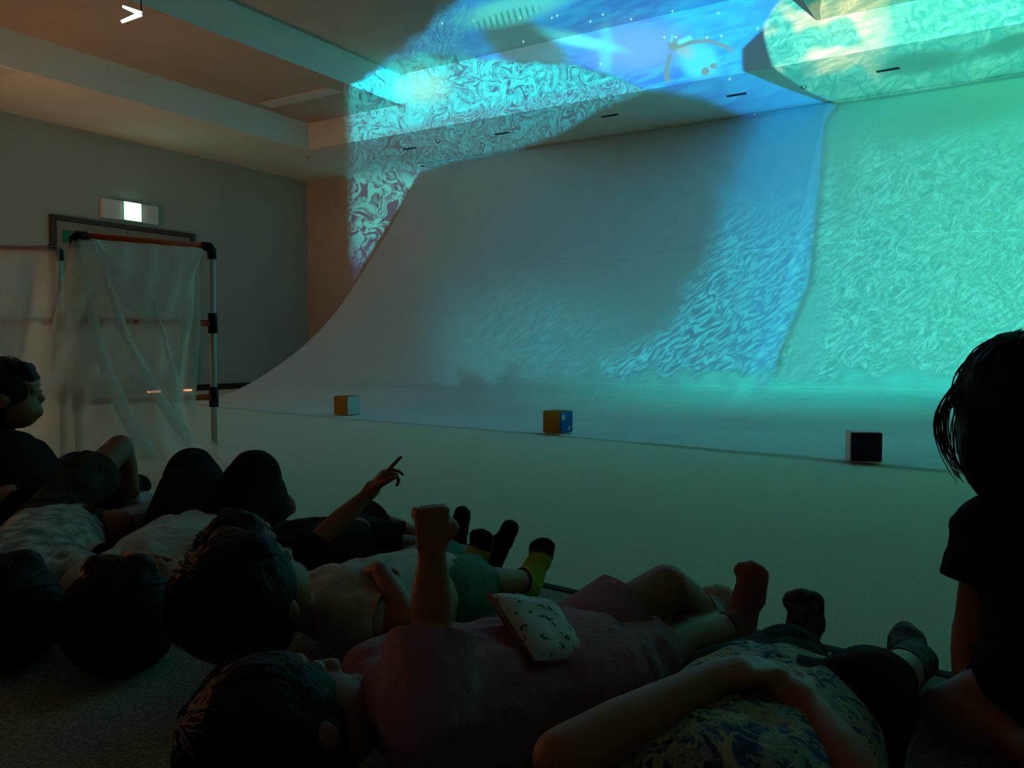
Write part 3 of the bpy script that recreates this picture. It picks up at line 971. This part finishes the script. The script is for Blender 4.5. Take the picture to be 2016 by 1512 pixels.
def human(label, k, J, shirt, bottoms, group='audience on the mat', hair=True, socks=None, voxel=.007, skin=None, build=1.0,
          sleeve=.75, shorts=None, shirt_to=1.0, head_h=.20, hair_len=1.0, extra_hair=(), loose=.012, hands=None, leg_r=1.0, hair_lift=1.0, sock_top=.25, base=None, pants_loose=.016, seed=1, toe_cap=None, bangs=True):
    if J.get('lying'):
        bd = (J['pelvis'] - J['neck']).normalized()
        J['crown'] = -bd * .8 + Vector((0, 0, .55))
        J['face'] = Vector((0, 0, 1)) + bd * .5
    """J: world joints. k: limb thickness scale against an adult. shirt/bottoms: materials (None: bare)."""
    skin = skin or M_skin
    loc = base if base is not None else Vector((J['pelvis'].x, J['pelvis'].y, .012))
    root = tag(empty('person', loc), label, 'person', group)
    crown, face = J['crown'].normalized(), J['face']
    face = (face - crown * face.dot(crown)).normalized()
    side = crown.cross(face).normalized()
    if 'front' in J:
        fr = J['front'].normalized()
    else:
        fr = Vector((0, 0, 1))
    b = (J['pelvis'] - J['neck']).normalized()
    fr = (fr - b * fr.dot(b)).normalized()
    right = fr.cross(-b).normalized()
    chest = J.get('chest', lerp(J['neck'], J['pelvis'], .38))
    sw, hw = .150 * k * build, .078 * k * build
    sh = {'r': J['neck'] + b * .055 * k + right * sw, 'l': J['neck'] + b * .055 * k - right * sw}
    for q in 'rl':
        if 'shoulder_' + q in J:
            sh[q] = J['shoulder_' + q]
    hip = {'r': J['pelvis'] + right * hw, 'l': J['pelvis'] - right * hw}
    h = head_h
    c = J['head']
    F = Form()
    # head
    F.ell(c + crown * .10 * h - face * .05 * h, side * .37 * h, crown * .40 * h, face * .44 * h)
    F.ell(c - crown * .20 * h + face * .09 * h, side * .27 * h, crown * .29 * h, face * .28 * h)
    F.cone(c + face * .35 * h + crown * .02 * h, .03 * h, c + face * .395 * h - crown * .12 * h, .05 * h)
    F.ell(c + face * .345 * h - crown * .27 * h, side * .12 * h, crown * .035 * h, face * .05 * h)
    F.ell(c + face * .335 * h - crown * .33 * h, side * .10 * h, crown * .035 * h, face * .045 * h)
    for sg_ in (-1, 1):
        F.ell(c + side * sg_ * .365 * h - crown * .06 * h - face * .02 * h, side * .05 * h, crown * .14 * h, face * .085 * h)
        F.cone(c + side * sg_ * .08 * h + face * .375 * h + crown * .10 * h, .035 * h, c + side * sg_ * .22 * h + face * .32 * h + crown * .09 * h, .03 * h)
    # neck and trunk
    F.cone(J['neck'], .055 * k, c - crown * .22 * h - face * .06 * h, .052 * k)
    F.cone(sh['r'], .052 * k, sh['l'], .052 * k)
    for q, sg_ in (('r', 1), ('l', -1)):
        F.cone(chest + right * sg_ * .065 * k * build, .098 * k * build, J['pelvis'] + right * sg_ * .055 * k * build - b * .03 * k, .092 * k * build)
        F.cone(sh[q], .058 * k, chest + right * sg_ * .055 * k, .085 * k)
    F.cone(hip['r'], .09 * k * build, hip['l'], .09 * k * build)
    F.cone(chest, .104 * k * build, J['pelvis'] - b * .03 * k, .098 * k * build)
    # limbs
    hp = hands or {}
    for q in 'rl':
        el, wr = J['elbow_' + q], J['wrist_' + q]
        F.cone(sh[q], .050 * k, el, .037 * k).cone(el, .039 * k, lerp(el, wr, .35), .039 * k).cone(lerp(el, wr, .35), .039 * k, wr, .026 * k)
        st = hp.get(q, {})
        hd = st.get('dir', (wr - el))
        pn = st.get('palm', Vector((0, 0, -1)) if abs((wr - el).normalized().z) < .8 else -FWD)
        hand(F, wr, hd, pn, st.get('size', k * 1.02), st.get('curls', (.25, .3, .35, .4)), st.get('thumb', 1 if q == 'r' else -1), st.get('thumb_curl', .25))
        kn, an, to = J['knee_' + q], J['ankle_' + q], J['toe_' + q]
        F.cone(hip[q], .085 * k * leg_r, kn, .056 * k * leg_r).cone(kn, .056 * k * leg_r, lerp(kn, an, .32), .056 * k * leg_r).cone(lerp(kn, an, .32), .056 * k * leg_r, an, .036 * k)
        sd = (kn - an).normalized()
        heel = an - sd * .045 * k - (to - an).normalized() * .03 * k
        F.cone(an, .036 * k, heel, .034 * k).cone(heel, .033 * k, to, .026 * k).cone(an, .034 * k, lerp(heel, to, .7), .030 * k)
        tx = (to - heel).normalized().cross(sd).normalized()
        F.cone(to + tx * .022 * k, .022 * k, to - tx * .022 * k, .019 * k).cone(lerp(heel, to, .6) + tx * .02 * k, .026 * k, to + tx * .02 * k, .022 * k)
    body = put('body', F.mesh(voxel, 3), skin, root)
    for sg_ in (-1, 1):
        bm = bmesh.new()
        ec = c + side * sg_ * .15 * h + face * .335 * h + crown * .0 * h
        bmesh.ops.create_uvsphere(bm, u_segments=12, v_segments=8, radius=.046 * h, matrix=Matrix.Translation(ec))
        e_ = put('eye', bm_to(bm, 'eye'), M_eye, root)
        bm = bmesh.new()
        bmesh.ops.create_uvsphere(bm, u_segments=10, v_segments=6, radius=.024 * h, matrix=Matrix.Translation(ec + face * .029 * h))
        ir = bm_to(bm, 'iris'); ir.transform(Matrix.Translation(-root.location)); link('iris', ir, M_iris, e_, True)
    # hair
    if hair:
        Hf = Form()
        hc = c + crown * .12 * h - face * .09 * h
        axs = (side * .43 * h * hair_lift, crown * .43 * h * hair_lift, face * .45 * h * hair_lift)
        Hf.ell(hc, *axs)
        Hf.ell(c - face * .20 * h - crown * .12 * h * hair_len, side * .37 * h * hair_lift, crown * .30 * h * hair_len, face * .26 * h)
        if bangs:
            Hf.cone(c + crown * .32 * h + face * .24 * h + side * .18 * h, .115 * h, c + crown * .32 * h + face * .24 * h - side * .18 * h, .115 * h)
            Hf.cone(c + crown * .20 * h + face * .33 * h + side * .16 * h, .06 * h, c + crown * .20 * h + face * .33 * h - side * .16 * h, .06 * h)
        for e in extra_hair:
            Hf.cone(*e)
        ms = [Hf.mesh(.008, 3, .008, 28), strands(hc, axs, crown, face, 90, seed)]
        put('hair', join_meshes('hair', ms), M_hair, root)
    # shirt
    if shirt is not None:
        ms = []
        T = Form()
        l = loose
        T.cone(sh['r'], .052 * k + l, sh['l'], .052 * k + l)
        end = lerp(J['pelvis'], J['neck'], .02) + b * .05 * k * shirt_to
        for q, sg_ in (('r', 1), ('l', -1)):
            T.cone(chest + right * sg_ * .065 * k * build, .098 * k * build + l, end + right * sg_ * .06 * k * build, .096 * k * build + l * 1.2)
            T.cone(sh[q], .058 * k + l, chest + right * sg_ * .055 * k, .085 * k + l)
            T.cone(sh[q], .052 * k + l, lerp(sh[q], J['elbow_' + q], .3), .046 * k + l)
        T.cone(J['neck'] + b * .02, .058 * k + l * .4, chest, .104 * k * build + l).cone(chest, .106 * k * build + l, end, .102 * k * build + l * 1.2)
        ms.append(T.mesh(.010, 4, .012, 13, [(end + b * .05 * k, b), (J['neck'] - b * .035 * k, -b)], (1, 1, .6)))
        for q in 'rl':
            S_ = Form()
            e = lerp(sh[q], J['elbow_' + q], sleeve) if sleeve <= 1 else lerp(J['elbow_' + q], J['wrist_' + q], sleeve - 1)
            dv = (J['elbow_' + q] - sh[q]).normalized()
            if sleeve > 1:
                S_.cone(sh[q], .052 * k + l, J['elbow_' + q], .040 * k + l)
                dv = (J['wrist_' + q] - J['elbow_' + q]).normalized()
                S_.cone(J['elbow_' + q], .040 * k + l, e + dv * .03, .034 * k + l)
            else:
                S_.cone(sh[q], .054 * k + l, e + dv * .05, .050 * k + l * 1.5)
            ms.append(S_.mesh(.008, 3, .010, 16, [(e, dv)]))
        put('shirt', join_meshes('shirt', ms), shirt, root)
    # trousers or shorts
    if bottoms is not None:
        ms = []
        B_ = Form()
        l = pants_loose
        B_.cone(hip['r'], .09 * k * build + l, hip['l'], .09 * k * build + l)
        B_.cone(hip['r'], .088 * k + l, lerp(hip['r'], J['knee_r'], .35), .075 * k * leg_r + l).cone(hip['l'], .088 * k + l, lerp(hip['l'], J['knee_l'], .35), .075 * k * leg_r + l)
        B_.cone(J['pelvis'] - b * .07 * k + right * .05 * k, .088 * k * build + l, J['pelvis'] - b * .07 * k - right * .05 * k, .088 * k * build + l)
        ms.append(B_.mesh(.010, 4, .010, 12, [(J['pelvis'] - b * .13 * k, -b)]))
        for q in 'rl':
            L_ = Form()
            hp_, kn, an = hip[q], J['knee_' + q], J['ankle_' + q]
            d1, d2 = (kn - hp_).normalized(), (an - kn).normalized()
            if shorts is not None and shorts <= 1:
                e = lerp(hp_, kn, shorts)
                L_.cone(hp_, .088 * k * leg_r + l, e + d1 * .06, .072 * k * leg_r + l * 1.4)
                cut = (e, d1)
            else:
                f = (shorts - 1) if shorts else .9
                e = lerp(kn, an, f)
                L_.cone(hp_, .088 * k * leg_r + l, kn, .058 * k * leg_r + l).cone(kn, .058 * k * leg_r + l, e + d2 * .05, .050 * k + l * 1.2)
                cut = (e, d2)
            ms.append(L_.mesh(.009, 4, .012, 14, [cut]))
        put('shorts' if (shorts is not None and shorts <= 1) else 'trousers', join_meshes('b', ms), bottoms, root)
    # socks
    if socks is not None:
        for q in 'rl':
            kn, an, to = J['knee_' + q], J['ankle_' + q], J['toe_' + q]
            sd = (kn - an).normalized()
            heel = an - sd * .045 * k - (to - an).normalized() * .03 * k
            Sk = Form(); l = .006
            top = lerp(an, kn, sock_top)
            tx = (to - heel).normalized().cross(sd).normalized()
            Sk.cone(top + sd * .04, .040 * k + l, an, .036 * k + l).cone(an, .036 * k + l, heel, .034 * k + l).cone(heel, .033 * k + l, to, .026 * k + l).cone(an, .034 * k + l, lerp(heel, to, .7), .030 * k + l)
            Sk.cone(to + tx * .022 * k, .022 * k + l, to - tx * .022 * k, .019 * k + l).cone(lerp(heel, to, .6) + tx * .02 * k, .026 * k + l, to + tx * .02 * k, .022 * k + l)
            so = put('sock', Sk.mesh(.006, 3, .003, 50, [(top, sd)]), socks[0 if q == 'r' else 1] if isinstance(socks, (list, tuple)) else socks, root)
            if toe_cap is not None:
                Tc = Form(); l = .0085
                Tc.cone(lerp(heel, to, .74), .029 * k + l, to, .026 * k + l).cone(to + tx * .022 * k, .022 * k + l, to - tx * .022 * k, .019 * k + l).cone(lerp(heel, to, .74) + tx * .02 * k, .025 * k + l, to + tx * .02 * k, .022 * k + l)
                tm = Tc.mesh(.006, 3, .002, 50, [(lerp(heel, to, .76), (heel - to).normalized())])
                tm.transform(Matrix.Translation(-root.location))
                link('toe_cap', tm, toe_cap, so, True)
    # lengths for checking
    return root

# ------------------------------------------------------------------ the audience
Z = atz
V = Vector
UP = V((0, 0, 1))
M_cotton_w = material('cream_cotton', (.50, .46, .40), .9, .2, 9, .3, 45)
M_cotton_p = material('dusty_pink_cotton', (.40, .19, .24), .9, .2, 9, .3, 45)
M_cotton_k = material('black_cotton', (.008, .008, .009), .9, .2, 9, .2, 45)
M_cotton_g = material('teal_green_cotton', (.10, .22, .18), .9, .2, 9, .3, 40)
M_navyc = material('navy_cotton', (.008, .014, .045), .9, .2, 9, .3, 40)
M_floral = material('pale_floral_cotton', (.52, .50, .46), .9, vscale=26, color2=(.16, .22, .19), bump=.3, bscale=40)
M_camo = material('dark_camouflage_cotton', (.075, .06, .04), .9, vscale=16, color2=(.02, .026, .018), bump=.3, bscale=40)
M_yellow = material('yellow_green_knit', (.42, .48, .03), .85, .1, 30, .3, 150)
M_blacks = material('black_knit', (.012, .012, .013), .85, .1, 30, .3, 150)
M_brick = material('brick_red_knit', (.33, .12, .10), .85, .15, 40, .3, 150)
M_fluffy = material('white_fluffy_knit', (.55, .52, .48), .95, .2, 60, .6, 90)
M_stripe = material('charcoal_fair_isle_knit', (.035, .03, .032), .85, vscale=38, color2=(.13, .11, .11), bump=.3, bscale=120, stretch=(1, 1, 2.5))
M_whites = material('white_knit', (.5, .48, .46), .85, .1, 30, .3, 120)

def aloha():
    m = bpy.data.materials.new('tropical_print_cotton')
    m.use_nodes = True
    t = m.node_tree; g = G(t)
    b = t.nodes['Principled BSDF']; b.inputs['Roughness'].default_value = .9
    tc = g.node('ShaderNodeTexCoord'); v = tc.outputs['Object']
    n1 = g.noise(v, 22, 4, .65, 1.2); n2 = g.noise(v, 30, 4, .65, 1.6)
    c = g.mix(g.ss(n1, .42, .52), (.014, .055, .16), (.20, .27, .23))
    c = g.mix(g.ss(n2, .55, .60), c, (.010, .020, .045))
    rid = g.inv(g.ss(g.m('ABSOLUTE', g.sub(g.noise(v, 17, 3, .6, 1.0), .5)), .012, .034))
    c = g.mix(rid, c, (.42, .36, .17))
    c = g.mix(g.ss(g.noise(v, 15, 2), .62, .68), c, (.36, .20, .06))
    t.links.new(c, b.inputs['Base Color'])
    bp = g.node('ShaderNodeBump'); bp.inputs['Strength'].default_value = .3
    t.links.new(n1, bp.inputs['Height']); t.links.new(bp.outputs[0], b.inputs['Normal'])
    return m
M_aloha = aloha()

FIST = dict(curls=(1.35, 1.4, 1.4, 1.4), thumb_curl=.75)
POINT = dict(curls=(.04, .95, .55, 1.2), thumb_curl=.2)

# 1  the one in pink, fist raised
J = dict(head=Z(575, 1440, .118), neck=Z(712, 1402, .105), pelvis=Z(1130, 1338, .105), chest=Z(865, 1390, .115))
bd_ = (J['pelvis'] - J['neck']).normalized(); J['crown'] = -bd_ * .75 + UP * .35 - RGT * .1; J['face'] = UP * .8 + bd_ * .6 + FWD * .5
J.update(elbow_r=at(850, 1222, 1.06), wrist_r=at(851, 1092, 1.06), elbow_l=Z(880, 1272, .06), wrist_l=Z(1010, 1245, .12),
         shoulder_r=at(835, 1395, 1.00),
         knee_l=at(1312, 1155, 1.42), ankle_l=Z(1400, 1218, .055), toe_l=at(1412, 1172, 1.74),
         knee_r=Z(1330, 1262, .10), ankle_r=Z(1452, 1232, .055), toe_r=at(1478, 1128, 1.66))
human('person in a dusty pink T-shirt lying with one fist raised', .70, J, M_cotton_p, M_cotton_p, socks=(M_brick, M_fluffy), voxel=.0046,
      hands={'r': dict(FIST, dir=UP, palm=-RGT * .4 + FWD, size=.60)}, shorts=.62, sleeve=.78, head_h=.225, build=1.08, loose=.016, seed=3, bangs=False, hair_lift=1.08, sock_top=.3)

# 2  the one in the tropical print shirt, hands on the belly, head below the frame
J = dict(head=at(1085, 2060, .60), neck=at(1300, 1745, .78), pelvis=Z(1535, 1425, .105), chest=Z(1400, 1585, .12))
J['lying'] = True
J.update(elbow_l=at(1105, 1492, .83), wrist_l=at(1418, 1330, .95), elbow_r=at(1690, 1540, .84), wrist_r=at(1600, 1400, .93),
         knee_l=Z(1548, 1320, .10), ankle_l=Z(1578, 1272, .06), toe_l=at(1580, 1185, 1.56),
         knee_r=Z(1700, 1385, .15), ankle_r=Z(1800, 1300, .06), toe_r=at(1775, 1262, 1.58))
human('person in a blue tropical print shirt with hands folded on belly', .76, J, M_aloha, M_cotton_k, socks=M_stripe, voxel=.0048, skin=M_skin,
      hands={'l': dict(curls=(.35, .4, .45, .5), dir=at(1505, 1318, .98) - at(1418, 1330, .95), palm=V((0, 0, -1))),
             'r': dict(curls=(.45, .5, .55, .6), dir=at(1535, 1345, .97) - at(1600, 1400, .93), palm=V((0, 0, -1)))},
      shorts=1.12, sleeve=.6, head_h=.215, build=1.02, loose=.013, pants_loose=.022, seed=4, sock_top=.3)

# 3  big round head in front, cream shirt, yellow socks
J = dict(head=at(494, 1168, 1.40), neck=Z(612, 1205, .13), pelvis=Z(835, 1160, .10), chest=Z(690, 1195, .12))
J['lying'] = True
J.update(elbow_r=at(803, 1222, 1.43), wrist_r=at(748, 1122, 1.50), elbow_l=Z(690, 1160, .08), wrist_l=Z(795, 1118, .05),
         knee_l=Z(885, 1108, .10), ankle_l=Z(922, 1118, .06), toe_l=at(948, 1060, 2.10),
         knee_r=Z(945, 1150, .09), ankle_r=Z(1038, 1142, .06), toe_r=at(1066, 1078, 2.03))
human('person with large dark head, cream shirt, green shorts and yellow black socks', .64, J, M_cotton_w, M_cotton_g, socks=M_yellow, toe_cap=M_blacks, skin=M_skin, hands={'r': dict(dir=at(708, 1128, 1.66) - at(748, 1122, 1.50))},
      shorts=.85, sleeve=.55, head_h=.225, loose=.012, seed=5, hair_lift=1.04, sock_top=.12)

# 4  the pointing one behind
J = dict(head=at(480, 1085, 1.93), neck=Z(560, 1098, .12), pelvis=Z(690, 1078, .10))
J['lying'] = True
J.update(shoulder_r=at(600, 1100, 1.90), elbow_r=at(640, 1050, 1.93), wrist_r=at(722, 976, 2.0), elbow_l=Z(600, 1045, .08), wrist_l=Z(680, 1030, .16),
         knee_l=at(738, 1032, 2.26), ankle_l=Z(880, 1082, .06), toe_l=at(910, 1012, 2.26),
         knee_r=Z(800, 1082, .10), ankle_r=Z(955, 1100, .06), toe_r=at(1003, 1040, 2.20))
human('person in black behind the large head, one arm pointing at the screen', .66, J, M_cotton_k, M_cotton_k, socks=M_blacks, voxel=.0046,
      hands={'r': dict(POINT, dir=at(758, 930, 2.02) - at(722, 976, 2.0), palm=RGT * .8 - UP * .5 + FWD * .2, size=.74)}, shorts=.95, sleeve=.5, seed=6)

# 5  knees up in black trousers, white blouse
J = dict(head=Z(246, 1202, .115), neck=Z(272, 1165, .095), pelvis=Z(385, 1075, .085))
J['lying'] = True
J.update(elbow_l=Z(172, 1108, .08), wrist_l=Z(262, 1100, .15), elbow_r=Z(385, 1125, .07), wrist_r=Z(425, 1085, .06),
         knee_l=at(378, 930, 2.42), ankle_l=Z(430, 990, .06), toe_l=Z(470, 975, .05),
         knee_r=at(500, 936, 2.32), ankle_r=Z(535, 1005, .06), toe_r=at(566, 993, 2.85))
human('person in a cream blouse lying with both black-trousered knees up', .72, J, M_cotton_w, M_cotton_k, socks=M_yellow, toe_cap=M_brick, leg_r=1.12,
      sleeve=1.5, head_h=.225, loose=.018, pants_loose=.024, seed=7, hair_lift=1.02)

# 6  floral shirt at the left edge, one bare knee up
J = dict(head=Z(15, 1195, .115), neck=Z(42, 1160, .095), pelvis=Z(108, 1060, .085))
J['lying'] = True
J.update(elbow_l=Z(-70, 1060, .08), wrist_l=Z(-30, 1010, .14), elbow_r=Z(120, 1085, .07), wrist_r=Z(170, 1070, .06),
         knee_l=at(236, 880, 2.62), ankle_l=Z(262, 990, .06), toe_l=Z(292, 982, .06),
         knee_r=Z(235, 1030, .12), ankle_r=Z(330, 1000, .06), toe_r=Z(350, 960, .08))
human('person in a pale floral shirt at the left edge, one knee raised', .72, J, M_floral, M_camo, socks=M_whites, skin=M_skin,
      shorts=.72, sleeve=.7, head_h=.225, loose=.016, seed=8, hair_lift=1.02)

# 7  sitting up at the far left, in black
J = dict(head=at(18, 778, 2.75), neck=at(-8, 862, 2.78), pelvis=Z(70, 995, .11), front=RGT * .8 + UP * .5)
J['crown'] = UP * 1.0 - RGT * .15; J['face'] = RGT + FWD * .35
J.update(elbow_r=Z(40, 1010, .10), wrist_r=Z(-20, 985, .04), elbow_l=at(-60, 960, 3.0), wrist_l=Z(-70, 960, .05),
         knee_r=at(170, 950, 2.9), ankle_r=Z(250, 965, .06), toe_r=Z(280, 950, .08), knee_l=at(150, 930, 3.1), ankle_l=Z(220, 945, .06), toe_l=Z(250, 930, .08))
human('person in black sitting propped up at the far left', .82, J, M_cotton_k, M_cotton_k, socks=M_blacks, sleeve=1.8, head_h=.235, seed=9, loose=.02, pants_loose=.03)

# 8  kneeling at the right edge, leaning on one arm
J = dict(head=at(2024, 828, 1.36), neck=at(2025, 985, 1.34), pelvis=at(2130, 1330, 1.25), chest=at(2088, 1100, 1.30), front=FWD * .9 - RGT * .3)
J['crown'] = UP * 1.0 + RGT * .12; J['face'] = FWD * .8 + RGT * .35 - UP * .25
hl = J['head']
loop = [at(1880, 752, 1.36), at(1846, 800, 1.35), at(1840, 850, 1.34), at(1856, 895, 1.34), at(1890, 935, 1.34)]
xh = [(loop[i + 0], .006, loop[i + 1], .006) for i in range(2, 4)]
J.update(shoulder_l=at(1950, 1045, 1.33), elbow_l=at(1912, 1235, 1.34), wrist_l=Z(1902, 1395, .05), elbow_r=at(2160, 1210, 1.30), wrist_r=at(2180, 1340, 1.32),
         shoulder_r=at(2130, 1030, 1.36),
         knee_l=at(1868, 1400, 1.26), ankle_l=Z(2010, 1470, .05), toe_l=Z(2070, 1490, .03), knee_r=Z(2010, 1395, .07), ankle_r=Z(2110, 1440, .05), toe_r=Z(2160, 1440, .03))
p8 = human('person in navy kneeling at the right edge with loose black hair', .72, J, M_navyc, M_navyc, skin=M_skin, socks=None, shorts=.55, sleeve=.52, head_h=.24,
           hands={'l': dict(dir=-RGT * .3 + FWD * .8 - UP * .15, palm=V((0, 0, -1)), curls=(.12, .12, .12, .15))}, loose=.016, seed=10, hair_len=1.5, hair_lift=1.10,
           extra_hair=[(at(1945, 790, 1.37), .042, at(1930, 880, 1.37), .036), (at(1930, 880, 1.37), .034, at(1955, 950, 1.37), .03)])
bm = bmesh.new()
rng = random.Random(2)
for i in range(26):                                  # wisps swinging out in front of the cheek
    o_ = rng.uniform(0, 1)
    a0 = at(1905 + rng.uniform(-18, 20), 742 + rng.uniform(-6, 20), 1.36)
    m1 = at(1822 + 55 * o_ + rng.uniform(-4, 4), 800 + rng.uniform(-8, 8), 1.35)
    m2 = at(1818 + 52 * o_ + rng.uniform(-4, 4), 860 + rng.uniform(-8, 8), 1.34)
    e2 = at(1893 + rng.uniform(-10, 14), 945 + rng.uniform(-18, 8), 1.34)
    pts = []
    for k in range(11):
        t = k / 10
        pts.append(a0 * (1 - t) ** 3 + m1 * 3 * t * (1 - t) ** 2 * 1.0 + m2 * 3 * t * t * (1 - t) + e2 * t ** 3)
    tube_bm(bm, pts, [.0011 * f for f in (.6, .8, 1, 1, 1, 1, 1, .9, .8, .6, .3)], 5)
put('hair_wisp', bm_to(bm, 'hair_wisp'), M_hair, p8)

# ------------------------------------------------------------------ printed pouch lying on the pink shirt
def pouch_mat():
    m = bpy.data.materials.new('printed_white_canvas')
    m.use_nodes = True
    t = m.node_tree; g = G(t)
    b = t.nodes['Principled BSDF']; b.inputs['Roughness'].default_value = .85
    tc = g.node('ShaderNodeTexCoord'); v = tc.outputs['Object']
    vo = g.node('ShaderNodeTexVoronoi'); vo.inputs['Scale'].default_value = 52
    t.links.new(v, vo.inputs['Vector'])
    wob = g.noise(v, 90, 2)
    f = g.inv(g.ss(g.mad(wob, .4, vo.outputs['Distance']), .50, .60))
    ring = g.mul(f, g.ss(g.noise(v, 140, 1), .40, .52))
    c = g.mix(ring, (.50, .50, .50), (.05, .07, .06))
    t.links.new(c, b.inputs['Base Color'])
    return m
M_pouch = pouch_mat()
q = [at(963, 1170, 1.215), at(1090, 1190, 1.27), at(1155, 1300, 1.15), at(1052, 1306, 1.09)]
pc = sum(q, V()) / 4
pt = tag(empty('pouch', tuple(pc)), 'white pouch with small dark printed motifs lying on the pink shirt', 'pouch')
nrm = (q[1] - q[0]).cross(q[3] - q[0]).normalized()
if nrm.z < 0:
    nrm = -nrm
def cushion(a, b, sgn):
    p = q[0] * (1 - a) * (1 - b) + q[1] * a * (1 - b) + q[2] * a * b + q[3] * (1 - a) * b
    e = (max(0.0, 1 - (2 * a - 1) ** 4) * max(0.0, 1 - (2 * b - 1) ** 4)) ** .5
    return p + nrm * sgn * .020 * e + nrm * .003 * mnoise.noise(V((a * 5, b * 6, sgn))) * e - pc
sheet('top_panel', lambda a, b: cushion(a, b, 1), 24, 24, M_pouch, pt)
sheet('under_panel', lambda a, b: cushion(a, b, -1), 24, 24, material('brown_canvas', (.16, .08, .06), .9), pt)
edge = [q[0] - pc, lerp(q[0], q[1], .5) - pc, q[1] - pc, lerp(q[1], q[2], .5) - pc, q[2] - pc, lerp(q[2], q[3], .5) - pc, q[3] - pc, lerp(q[3], q[0], .5) - pc, q[0] - pc]
tube('piping', edge, .0035, material('mauve_piping', (.20, .11, .11), .8), pt, 8)
for f in (.12, .78):
    p = lerp(q[1], q[2], f) - pc
    tube('zip_pull', [p, p + (q[2] - q[1]).normalized() * .022 + nrm * .004], .0026, M_metal, pt, 6)
